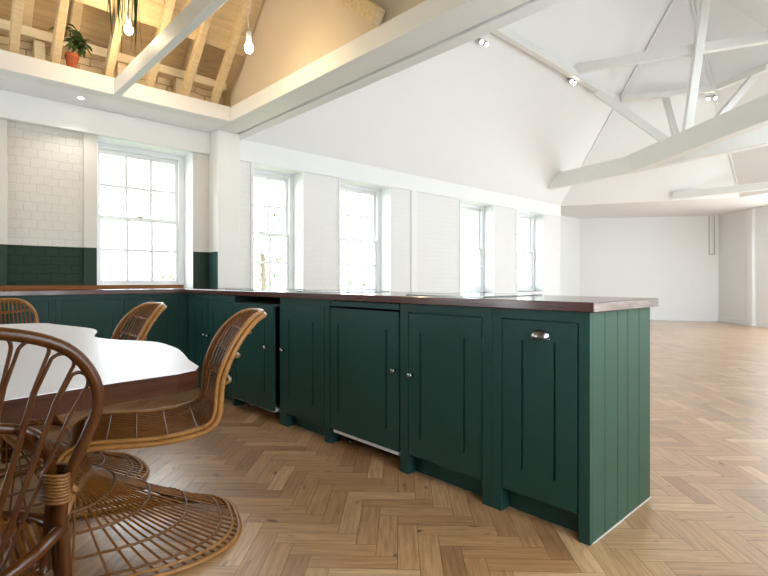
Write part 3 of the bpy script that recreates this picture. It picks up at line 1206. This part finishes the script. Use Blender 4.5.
# worktops
ZC0, ZC1 = 0.9205, 0.960
wt = B()
wt.prism([(1.913, 0.857, ZC0), (2.615, 0.857, ZC0), (2.615, 5.195, ZC0), (2.395, 5.195, ZC0), (2.395, YW - .005, ZC0), (1.913, YW - .005, ZC0)], (0, 0, ZC1 - ZC0), 0, 0.003)
wo = wt.build('worktop', ['mahogany', 'mahogany_end'])
for p in wo.data.polygons:
    if p.normal.y < -0.9 and p.center.y < -1:
        p.material_index = 1
tag(wo, 'dark red wooden worktop of the long counter, pale worn edge at its end', 'worktop')
wt = B()
wt.box((-1.4, YB - .02, ZC0), (1.911, YW - .005, ZC1), 0.003)
tag(wt.build('worktop', 'mahogany2'), 'dark red wooden worktop along the wall under the kitchen window', 'worktop')
up = B()
up.box((-1.4, YW - .045, ZC1 + .0005), (2.10, YW - .02, 0.997), 0.003)
tag(up.build('upstand', 'upstand'), 'orange brown wooden ledge along the back of the worktop below the window', 'ledge')

# flat black panels lying on the worktop
for (x0, x1, y0, y1, lab) in ((2.03, 2.58, 1.46, 1.98, 'nearest the end'), (2.03, 2.50, 2.62, 3.10, 'in the middle of the run'), (2.03, 2.50, 3.70, 4.25, 'farthest along towards the window wall')):
    t = thing('hob', 'thin flat dark glossy panel on the long worktop, ' + lab, 'hob', ((x0 + x1) / 2, (y0 + y1) / 2, ZC1), 'dark glossy panels on the worktop')
    b = B(); b.box((x0, y0, ZC1 + .0003), (x1, y1, ZC1 + .006), 0.0015)
    b.build('glass_plate', 'black_glass', t)
    b = B()
    for q in ((x0 - .003, y0 - .003, x1 + .003, y0), (x0 - .003, y1, x1 + .003, y1 + .003), (x0 - .003, y0, x0, y1), (x1, y0, x1 + .003, y1)):
        b.box((q[0], q[1], ZC1 + .0003), (q[2], q[3], ZC1 + .0065))
    b.build('frame', 'pewter', t)

# ------------------------------------------------------------------ table
tab = thing('dining_table', 'long white-topped table with a wavy dark wooden edge, among the rattan chairs', 'table', (0.25, 2.85, 0))
outl = [(0.154, 1.50), (0.42, 1.545), (0.656, 1.585), (0.72, 1.80), (0.79, 2.06), (0.812, 2.20), (0.82, 2.40), (0.78, 2.52), (0.715, 2.63), (0.675, 2.76), (0.665, 2.86),
        (0.70, 3.0), (0.745, 3.15), (0.765, 3.35), (0.72, 3.6), (0.66, 3.85), (0.61, 4.0), (0.30, 4.10), (-0.05, 4.08), (-0.25, 3.9), (-0.30, 3.3), (-0.22, 2.7), (-0.28, 2.1), (-0.20, 1.6), (-0.1, 1.46)]
def smooth_closed(p, n=3):
    res = []
    k = len(p)
    for i in range(k):
        p0, p1, p2, p3 = (Vector(p[(i + q) % k]) for q in (-1, 0, 1, 2))
        for j in range(n):
            s = j / n
            res.append(0.5 * ((2 * p1) + (-p0 + p2) * s + (2 * p0 - 5 * p1 + 4 * p2 - p3) * s * s + (-p0 + 3 * p1 - 3 * p2 + p3) * s ** 3))
    return res
so = smooth_closed(outl, 3)
b = B(); b.prism([(p.x, p.y, 0.690) for p in so], (0, 0, 0.0575))
b.build('tabletop', 'table_wood', tab)
b = B(); b.prism([(p.x, p.y, 0.7475) for p in so], (0, 0, 0.0025))
tso = b.build('white_surface', 'table_top', tab)
for x, y in ((-.1, 2.2), (0.16, 2.2), (-.05, 3.6), (.4, 3.6)):
    b = B(); b.box((x - .04, y - .04, 0), (x + .04, y + .04, .69), .006)
    b.build('leg', 'table_wood', tab)

tab.scale.z = 1.0125

# ------------------------------------------------------------------ S-curved rattan chairs
PROF = [(-.185, .905), (-.135, .865), (-.08, .77), (-.035, .66), (-.005, .565), (.022, .490), (.065, .448), (.14, .435), (.29, .437), (.44, .446), (.515, .440),
        (.558, .405), (.560, .355), (.52, .300), (.42, .235), (.26, .155), (.09, .08), (-.02, .025), (-.075, .011)]
def catmull(p, n):
    res = []
    k = len(p)
    for i in range(k - 1):
        p0 = Vector(p[max(i - 1, 0)]); p1 = Vector(p[i]); p2 = Vector(p[i + 1]); p3 = Vector(p[min(i + 2, k - 1)])
        for j in range(n):
            s = j / n
            res.append(0.5 * ((2 * p1) + (-p0 + p2) * s + (2 * p0 - 5 * p1 + 4 * p2 - p3) * s * s + (-p0 + 3 * p1 - 3 * p2 + p3) * s ** 3))
    res.append(Vector(p[-1]))
    return res
fine = catmull(PROF, 12)
arc = [0.0]
for i in range(1, len(fine)):
    arc.append(arc[-1] + (fine[i] - fine[i - 1]).length)
LT = arc[-1]
def at_s(s):
    s = max(0, min(LT, s))
    lo, hi = 0, len(arc) - 1
    while hi - lo > 1:
        m_ = (lo + hi) // 2
        if arc[m_] <= s: lo = m_
        else: hi = m_
    f = (s - arc[lo]) / max(1e-9, arc[hi] - arc[lo])
    p = fine[lo].lerp(fine[hi], f)
    a, c = max(lo - 2, 0), min(hi + 2, len(fine) - 1)
    t = (fine[c] - fine[a]).normalized()
    return p, t
def interp(tab_, x):
    for (x0, y0), (x1, y1) in zip(tab_, tab_[1:]):
        if x <= x1:
            f = max(0, (x - x0) / (x1 - x0))
            f = f * f * (3 - 2 * f)
            return y0 + (y1 - y0) * f
    return tab_[-1][1]
S_TOP, S_SEAT, S_FRONT, S_NECK = 0, 0.52, 0.93, 1.07
WTAB = [(0, .205), (.30, .218), (.55, .222), (.85, .218), (1.10, .20), (1.20, .205), (1.35, .275), (LT, .335)]
KTAB = [(0, .045), (.30, .06), (.50, .028), (.75, .010), (1.03, .01), (1.15, .02), (1.30, .07), (1.55, .055), (LT, .0)]
RT, RBASE = 0.20, 0.17
def shell(s, a):
    """a in -1..1 across"""
    p, t = at_s(s)
    wv = interp(WTAB, s)
    kk = interp(KTAB, s)
    n = Vector((-t.y, t.x))
    q = p + n * kk * a * a
    return Vector((q.x, a * wv, max(q.y, 0.009)))
def s_top(a): return RT * (1 - math.sqrt(max(0, 1 - min(1, abs(a)) ** 2.4)))
SSPLIT = 1.175
def base_pt(a, f):
    """fan-shaped foot: a across (-1..1), f from the neck (0) to the floor (1)"""
    n0 = shell(SSPLIT, a)
    ph = math.radians(108) * a
    cx, sx = math.cos(ph), math.sin(ph)
    e = 0.68
    bs = 0.385 if sx > 0 else 0.27
    fl = Vector((0.42 - 0.495 * math.copysign(abs(cx) ** e, cx), bs * math.copysign(abs(sx) ** e, sx), 0.010))
    mid = n0.lerp(fl, 0.5) + Vector((0.02 * cx, 0, -0.012))
    q = (1 - f) ** 2 * n0 + 2 * f * (1 - f) * mid + f * f * fl
    return Vector((q.x, q.y, max(q.z, .010)))

def off(s, a, d):
    """point offset behind/below the shell by d"""
    p = shell(s, a)
    _, t = at_s(s)
    n = Vector((-t.y, 0, t.x))
    return p - n * d

def s_chair():
    root = bpy.data.objects.new('rattan_chair', None)
    COL.objects.link(root)
    # canes: back + seat + base, each run is one cane
    seat = B(); base = B()
    NC = 18
    for i in range(NC):
        a = -0.93 + 1.86 * i / (NC - 1)
        s0 = s_top(a) + .004
        L = SSPLIT - s0
        seat.tube([shell(s0 + L * j / 44, a) for j in range(45)], 0.0042, 5)
    NB = 38
    for i in range(NB):
        a = -0.985 + 1.97 * i / (NB - 1)
        base.tube([base_pt(a, j / 18) for j in range(19)], [0.0036 + .0012 * j / 18 for j in range(19)], 5)
    seat.build('seat_and_back_canes', 'rattan', root, True)
    base.build('base_canes', 'rattan', root, True)
    # rims: seat/back loop
    def loop(dd, sgn_end):
        pts = []
        na = 20
        for i in range(na + 1):
            th = math.pi * i / na
            a = -math.cos(th)
            pts.append(off(s_top(a) if abs(a) < .999 else RT, a, dd))
        right = [off(RT + (SSPLIT - RT) * j / 46, 1, dd) for j in range(1, 47)]
        left = [off(RT + (SSPLIT - RT) * j / 46, -1, dd) for j in range(46, 0, -1)]
        return left + pts + right
    b = B()
    b.tube(loop(0.0, 0), 0.0085, 8)
    b.tube(loop(0.020, 0), 0.0115, 8)
    b.build('seat_rim', 'rattan_light', root, True)
    b = B()
    e = [base_pt(-1 + 2 * j / 48, 1) for j in range(49)]
    sl = [base_pt(-1, j / 10) for j in range(10)]
    sr = [base_pt(1, j / 10) for j in range(9, -1, -1)]
    b.tube(sl + e + sr, 0.010, 8)
    b.tube([base_pt(-1 + 2 * j / 48, .955) + Vector((0, 0, .010)) for j in range(49)], 0.006, 6)
    b.build('base_rim', 'rattan_light', root, True)
    # cross rods behind the back and under the seat, with knobbed ends
    for s in (0.115, 0.225, 0.335, 0.45, 0.565, 0.68, 0.79, 0.89, 0.98):
        b = B()
        wmax = 0.95
        if s < RT:
            wmax = 0.80
        b.tube([off(s, wmax * (-1 + 2 * j / 14), 0.024) for j in range(15)], 0.0075, 6)
        b.build('cross_rod', 'rattan_light', root, True)
        b = B()
        b.tube([off(s + .004, .97 * wmax * (-1 + 2 * j / 14), -0.003) for j in range(15)], 0.0028, 5)
        b.build('woven_band', 'rattan', root, True)
    # wrapped hoops over the base
    for f in (0.2, 0.42, 0.66, 0.88):
        b = B()
        pts = []
        for j in range(81):
            a = -1 + 2 * j / 80
            ang = j * 2.1
            pts.append(base_pt(a, f) + Vector((math.cos(ang) * .0015, 0, .004 + math.sin(ang) * .0015)))
        b.tube(pts, 0.0055, 6)
        b.build('base_hoop', 'binding', root, True)
    return root

ch1 = s_chair()
GR = 'S-curved rattan chairs around the table'
def place(o, x, y, facing_deg, label):
    o.scale.z = 1.003
    o.location = (x, y, 0)
    o.rotation_euler = (0, 0, math.radians(facing_deg))
    tag(o, label, 'chair', GR)
place(ch1, 0.975, 2.11, 163, 'S-curved rattan chair nearest the camera, its woven base flaring over the floor')
c2 = copy_tree(ch1)
place(c2, 0.868, 3.05, 180, 'S-curved rattan chair with only its tilted back showing above the table, under the window')
c3 = copy_tree(ch1)
place(c3, 0.425, 4.32, 268, 'S-curved rattan chair at the far end of the table, its rounded back seen face on')

# ------------------------------------------------------------------ hoop-back rattan chair in the foreground (facing +y)
hc = thing('hoop_back_chair', 'dark rattan hoop-back chair with looped spindles in the left foreground', 'chair', (0.01, 1.33, 0))
HX, HY = 0.012, 1.16
def lean(z): return HY - (z - .45) * 0.10
def hp(x, z, dy=0): return Vector((HX + x, lean(z) + dy, z))
half = [(0.205, 0.02), (0.212, .3), (0.205, .48), (0.196, .58), (.205, .64), (.226, .70), (.248, .755), (.256, .80), (.243, .85), (.208, .897), (.155, .926), (.08, .943), (0, .948)]
pts = [hp(x, z) for x, z in catmull(half, 4)]
pts2 = [hp(-x, z) for x, z in catmull(half, 4)][::-1][1:]
for i, p in enumerate(pts + pts2):
    pass
b = B(); b.tube(pts + pts2, 0.0118, 10)
b.build('hoop', 'rattan_dark', hc)
# inner arch
half = [(0.175, .46), (.184, .58), (.184, .66), (.172, .715), (.14, .75), (.07, .768), (0, .77)]
cc = catmull([(x, z) for x, z in half], 4)
pp = [hp(x, z, .035) for x, z in cc] + [hp(-x, z, .035) for x, z in cc][::-1][1:]
b = B(); b.tube(pp, 0.0105, 8)
b.build('inner_arch', 'rattan_dark', hc)
# looped spindles: seven loops under the hoop
nl = 9
Ms, Fs = [], []
for i in range(nl + 1):
    th = math.radians(24 + (180 - 48) * i / nl)
    Ms.append(Vector((0.240 * math.copysign(abs(math.cos(th)) ** .8, math.cos(th)), 0.705 + 0.188 * math.sin(th) ** .7)))
    Fs.append(Vector((Ms[-1].x * 0.42, 0.47)))
for i in range(nl):
    m1, m2 = Ms[i], Ms[i + 1]
    mid = (m1 + m2) / 2
    out = (mid - Vector((0, .60))).normalized()
    tg = (m1 - m2).normalized()
    r_ = (m1 - m2).length / 2 - .0025
    # distance to the hoop along out
    thm = math.atan2((mid.y - .72) / .228, mid.x / .256)
    hpnt = Vector((.256 * math.cos(thm), .72 + .228 * math.sin(thm)))
    h = 0.0
    while h < .08 and abs((mid + out * (h + r_)).x / .251) ** 3 + abs(((mid + out * (h + r_)).y - .72) / .222) ** 3 < 1:
        h += .001
    c0 = mid + out * h
    arcp = [c0 + tg * r_ * math.cos(q) + out * r_ * math.sin(q) for q in [math.pi * j / 12 for j in range(13)]]
    path = [Fs[i].lerp(m1, f) - tg * .0022 for f in (0, .3, .6, .9)] + arcp + [Fs[i + 1].lerp(m2, f) + tg * .0022 for f in (.9, .6, .3, 0)]
    b = B()
    b.tube([hp(p.x, p.y, .006) for p in path], 0.0036, 6)
    b.build('looped_spindle', 'rattan_dark', hc)
# wrapped ties
for sx in (-1, 1):
    b = B()
    for k in range(9):
        z = .612 + k * .0065
        cpt = hp(sx * 0.19, z, .016)
        ring = [cpt + Vector((math.cos(q) * .024, math.sin(q) * .036, .002 * math.sin(q * 2))) for q in [2 * math.pi * j / 14 for j in range(14)]]
        b.tube(ring, 0.0038, 5, True)
    b.build('cane_tie', 'binding', hc)
# seat: ring and woven disc
SY = 1.37
ring = [Vector((HX + .23 * math.cos(q), SY + .24 * math.sin(q), .455)) for q in [2 * math.pi * j / 40 for j in range(40)]]
b = B(); b.tube(ring, .013, 8, True)
b.build('seat_ring', 'rattan_dark', hc)
b = B()
for k in range(23):
    x = -.22 + .02 * k
    h = math.sqrt(max(0.0, .225 ** 2 - x * x)) * .24 / .23
    if h < .03: continue
    b.tube([Vector((HX + x, SY + h * (-1 + 2 * j / 10), .452 - .012 * (1 - (-1 + 2 * j / 10) ** 2))) for j in range(11)], .0075, 5)
b.build('seat_canes', 'rattan', hc)
# rear bow, rear inner legs, front legs
b = B()
b.tube([hp(.2, .555), hp(.15, .535, -.04), hp(.08, .515, -.075), hp(0, .508, -.085), hp(-.08, .515, -.075), hp(-.15, .535, -.04), hp(-.2, .555)], .012, 8)
b.build('rear_bow', 'rattan_dark', hc)
for sx in (-1, 1):
    b = B()
    b.tube([Vector((HX + sx * .19, lean(.62) + .03, .63)), Vector((HX + sx * .2, lean(.45) + .04, .45)), Vector((HX + sx * .215, lean(.2) + .05, .2)), Vector((HX + sx * .225, lean(0) + .06, .0))], .0095, 8)
    b.build('leg', 'rattan_dark', hc)
    b = B()
    b.tube([Vector((HX + sx * .17, SY + .17, .45)), Vector((HX + sx * .2, SY + .2, .2)), Vector((HX + sx * .215, SY + .215, .0))], .013, 8)
    b.build('leg', 'rattan_dark', hc)
    b = B()
    b.tube([Vector((HX + sx * .21, lean(.2), .2)), Vector((HX + sx * .195, SY + .2, .22))], .008, 6)
    b.build('stretcher', 'rattan_dark', hc)

hc.scale.z = 1.0125

# ------------------------------------------------------------------ loft plants and lamps
pp_ = thing('potted_plant', 'small leafy plant in a terracotta pot on the loft edge beam', 'plant', (0.965, 4.885, 2.83))
X, Y, Z = 0.965, 4.885, 2.831
b = B(); b.lathe([(.034, 0), (.036, .004), (.048, .085), (.053, .086), (.054, .118), (.049, .119), (.046, .098), (.01, .098)], (X, Y, Z), 20)
b.build('pot', 'terracotta', pp_)
b = B(); b.lathe([(.01, .09), (.045, .1), (.044, .106), (.01, .11)], (X, Y, Z), 14)
b.build('soil', 'soil', pp_)
b = B()
stems = []
for k in range(5):
    a = R.uniform(0, 6.28)
    top_ = Vector((X + .05 * math.cos(a) + .02, Y + .04 * math.sin(a), Z + R.uniform(.22, .33)))
    ps = [Vector((X, Y, Z + .1)), Vector((X + .01, Y, Z + .18)), top_]
    b.tube([Vector(q) for q in catmull([tuple(p) for p in ps], 5)], .004, 5)
    stems.append(top_)
b.build('stem', 'stem', pp_)
def leaf(b, base, d, L, wd, droop=.4, mi=0):
    d = Vector(d).normalized()
    sd = d.cross(Vector((0, 0, 1)))
    if sd.length < .05: sd = Vector((1, 0, 0))
    sd.normalize()
    prof = [(0, .08), (.2, .7), (.45, 1), (.75, .7), (1, .05)]
    i0 = len(b.v)
    for t_, w_ in prof:
        c = Vector(base) + d * L * t_ + Vector((0, 0, -droop * L * t_ * t_))
        b.v += [c - sd * wd * w_ / 2 + Vector((0, 0, .15 * wd * w_)), c, c + sd * wd * w_ / 2 + Vector((0, 0, .15 * wd * w_))]
    for k in range(len(prof) - 1):
        for q in (0, 1):
            b.face((i0 + k * 3 + q, i0 + k * 3 + q + 1, i0 + (k + 1) * 3 + q + 1, i0 + (k + 1) * 3 + q), mi, True)
b = B()
for k in range(46):
    s_ = R.choice(stems)
    f = R.uniform(.35, 1.05)
    base = Vector((X, Y, Z + .15)).lerp(s_, f) + Vector((R.uniform(-.03, .04), R.uniform(-.03, .03), R.uniform(-.02, .03)))
    a = R.uniform(0, 6.28)
    leaf(b, base, (math.cos(a), math.sin(a), R.uniform(-.3, .5)), R.uniform(.06, .11), R.uniform(.03, .055), R.uniform(.2, .9))
for q in ((-.10, 0, .30), (-.13, .02, .27), (.10, -.02, .22), (.11, 0, .27), (.06, -.03, .16)):
    for r_ in range(3):
        a = R.uniform(0, 6.28)
        leaf(b, Vector((X, Y, Z)) + Vector(q), (math.cos(a), math.sin(a), .1), .07, .04, .5)
    b.tube([Vector((X + .01, Y, Z + .2)), Vector((X, Y, Z)) + Vector(q)], .002, 4)
b.build('leaves', 'leaf', pp_)

# trailing hanging plant
HXp, HYp = 0.95, 3.40
hpn = thing('hanging_plant', 'trailing plant with long strap leaves hanging at the top left', 'plant', (HXp, HYp, 3.1))
b = B(); b.lathe([(.05, 0), (.07, .03), (.085, .12), (.08, .12), (.065, .1)], (HXp, HYp, 3.08), 16)
b.build('pot', 'terracotta', hpn)
b = B()
for a in (0, 2.1, 4.2):
    b.tube([Vector((HXp + .083 * math.cos(a), HYp + .083 * math.sin(a), 3.2)), Vector((HXp, HYp, 3.6)), Vector((HXp, HYp, zb_(HYp)))], .002, 4)
b.build('hanger', 'stem', hpn)
b = B()
rs = random.Random(11)
for k in range(26):
    a = rs.uniform(0, 6.28)
    rad = rs.uniform(.05, .085)
    z1 = rs.choice((2.5, 2.6, 2.75, 2.85)) + rs.uniform(-.04, .06)
    if k < 8:
        a = rs.uniform(-.9, .3); z1 = 2.44 + rs.uniform(0, .14)
    px, py = HXp + rad * math.cos(a), HYp + rad * math.sin(a)
    nseg = 12
    i0 = len(b.v)
    ww = rs.uniform(.009, .016)
    ox, oy = rs.uniform(-.035, .035), rs.uniform(-.035, .035)
    tw = rs.uniform(0, 3.1)
    for j in range(nseg + 1):
        f = j / nseg
        zz = 3.2 + .03 * math.sin(min(1, f * 6) * math.pi) - (3.2 - z1) * f
        c = Vector((HXp + (px - HXp) * min(1, f * 4) * 1.15 + ox * f * f, HYp + (py - HYp) * min(1, f * 4) * 1.15 + oy * f * f, zz))
        wv = ww * (1 - f ** 3)
        dx = Vector((math.cos(tw + f), math.sin(tw + f), 0)) * wv / 2
        b.v += [c - dx, c + dx]
    for j in range(nseg):
        q = i0 + 2 * j
        b.face((q, q + 1, q + 3, q + 2), 0, True)
st = b.build('strands', 'strand', hpn)
sm_ = st.modifiers.new('thickness', 'SOLIDIFY'); sm_.thickness = 0.0012


def bulb_lamp(x, y, z, label, power, sway=0.0):
    t = thing('pendant_bulb', label, 'lamp', (x, y, z), 'bare bulbs in the loft')
    zt = zb_(y) - (.128 if abs(x - 1.25) < .05 else .004)
    b = B(); b.tube(catmull([(x, y, z + .13), (x - sway * .3, y, z + .25), (x + sway, y, z + .45), (x, y, max(zt, z + .6))], 6), .003, 5)
    b.build('cord', 'white_plastic', t)
    b = B(); b.lathe([(.004, .14), (.017, .13), (.020, .12), (.020, .07), (.016, .066)], (x, y, z), 14)
    b.build('lamp_holder', 'white_plastic', t)
    b = B(); b.lathe([(.013, .068), (.016, .055), (.027, .03), (.031, .008), (.027, -.014), (.014, -.027), (.002, -.031)], (x, y, z), 18)
    bo = b.build('bulb', 'bulb', t)
    l = bpy.data.lights.new('bulb_light', 'POINT')
    l.energy = power
    l.color = (1.0, 0.70, 0.38)
    l.shadow_soft_size = 0.035
    lo = bpy.data.objects.new('bulb_light', l)
    COL.objects.link(lo)
    lo.parent = t
    lo.location = (0, 0, 0)
    bo.visible_shadow = True
    return t
bulb_lamp(1.84, 3.46, 2.79, 'bare glowing bulb on a cord beside the beige partition', 10, .02)
bulb_lamp(1.235, 4.28, 3.02, 'bare glowing bulb seen behind the trailing plant', 15)

# recessed downlight
dl = thing('downlight', 'small round recessed downlight in the white soffit above the brick wall', 'lamp', (1.085, 5.14, EAVE))
b = B(); b.lathe([(.022, -.001), (.040, -.004), (.042, -.002), (.042, 0)], (1.085, 5.14, EAVE), 20)
b.build('trim_ring', 'sash', dl)
b = B(); b.lathe([(.001, -.0035), (.022, -.003), (.022, -.001)], (1.085, 5.14, EAVE), 16)
b.build('lens', 'spot_glow', dl)
dll = bpy.data.lights.new('downlight_light', 'SPOT')
dll.energy = 3; dll.spot_size = math.radians(110); dll.spot_blend = .6; dll.color = (1, .95, .88); dll.shadow_soft_size = .03
dlo = bpy.data.objects.new('downlight_light', dll); COL.objects.link(dlo); dlo.parent = dl; dlo.location = (0, 0, -.02)

# ceiling spots
def spot(p, nrm, label):
    p = Vector(p); nrm = Vector(nrm).normalized()
    t = thing('ceiling_spotlight', label, 'lamp', p, 'twin ceiling spotlights')
    zax = nrm
    xax = Vector((0, 0, 1)).cross(zax)
    if xax.length < .1: xax = Vector((1, 0, 0))
    xax.normalize()
    m = Matrix((xax, zax.cross(xax), zax)).transposed().to_4x4(); m.translation = p
    b = B(); b.lathe([(.06, 0), (.06, .012), (.05, .018), (.002, .02)], (0, 0, 0), 16); b.xform(m)
    b.build('base', 'sash', t)
    for sx in (-1, 1):
        b = B()
        b.lathe([(.006, .015), (.006, .05), (.03, .055), (.034, .10), (.034, .12)], (sx * .055, 0, 0), 12); b.xform(m)
        h = b.build('spot_head', 'steel', t)
        b = B(); b.lathe([(.026, .1205), (.026, .124), (.002, .126)], (sx * .055, 0, 0), 12); b.xform(m)
        b.build('lens', 'spot_glow', h)
nS = (0, -K, -1)
spot((5.44, 3.98, zn(3.98)), nS, 'twin spotlight on the sloping ceiling near the header beam')
spot((7.74, 3.90, zn(3.90)), nS, 'twin spotlight below the purlin where the collar meets the slope')
n1 = (-.894, -.447, -1 / 1.162 )
spot((10.28, 2.53, EAVE + 1.162 * ((E2 - P((10.28, 2.53, 0))).xy @ Vector((.894, .447)))), n1, 'twin spotlight on the far hip slope under its purlin')

# conduit on the far wall
cd = B()
q = Vector((14.8, 3.46, 0)) + Vector((-.12, .06, 0))
cd.tube([q + P((0, 0, 1.7)), q + P((0, 0, 2.66))], .012, 6)
cd.tube([q + P((-.0, .12, 1.7)), q + P((-.0, .12, 2.66))], .012, 6)
cd.tube([q + P((0, 0, 1.7)), q + P((0, .12, 1.7))], .012, 6)
tag(cd.build('conduit', 'cable'), 'thin pale conduit loop high in the corner of the far wall', 'conduit')

# ------------------------------------------------------------------ outside
gr = B(); gr.box((-40, 6.8, -2.6), (60, 60, -2.5))
go = gr.build('ground', 'lawn'); go['kind'] = 'structure'
def tree(x, y, zc, rad, nleaf, label, seed, bare=False):
    rs = random.Random(seed)
    t = thing('tree', label, 'tree', (x, y, -2.5), 'trees outside the windows')
    b = B()
    b.tube([Vector((x, y, -2.5)), Vector((x + .1, y, -.5)), Vector((x, y, zc))], [.16, .12, .06], 8)
    tips = []
    for k in range(16):
        a = rs.uniform(0, 6.28); e = rs.uniform(-.2, 1.2)
        p0 = Vector((x + .05, y, zc - rad * rs.uniform(.1, .9)))
        p1 = Vector((x, y, zc)) + Vector((math.cos(a) * math.cos(e), math.sin(a) * math.cos(e), math.sin(e))) * rad * rs.uniform(.7, 1.05)
        md = p0.lerp(p1, .5) + Vector((0, 0, .15))
        b.tube([p0, md, p1], [.035, .022, .008], 5)
        tips.append(p1)
        for q in range(3):
            p2 = md.lerp(p1, rs.random()) ; p3 = p2 + Vector((rs.uniform(-1, 1), rs.uniform(-1, 1), rs.uniform(-.4, 1))) * rad * .35
            b.tube([p2, p3], [.012, .004], 4)
    b.build('trunk', 'bark', t)
    b = B()
    for k in range(nleaf):
        v = Vector((rs.gauss(0, 1), rs.gauss(0, 1), rs.gauss(0, 1))).normalized() * rad * rs.uniform(.3, 1.0)
        v.z *= .9
        c = Vector((x, y, zc)) + v
        if rs.random() < .3: c = rs.choice(tips) + v * .25
        leaf(b, c, (rs.uniform(-1, 1), rs.uniform(-1, 1), rs.uniform(-1, .6)), rs.uniform(.1, .2), rs.uniform(.06, .11), .4)
    b.build('foliage', 'tree_leaf', t)
tree(4.1, 12.0, -0.2, 1.6, 1500, 'leafy green tree outside the kitchen window by the brick wall', 1)
tree(8.2, 14.5, 1.9, 2.1, 130, 'nearly bare tree outside the window next to the white column', 2)
tree(11.8, 14.0, -0.4, 1.5, 1300, 'leafy green tree outside the window between the column and the pilaster', 3)
tree(19.0, 14.0, 0.2, 1.8, 900, 'sparse leafy tree outside the two far windows', 4)
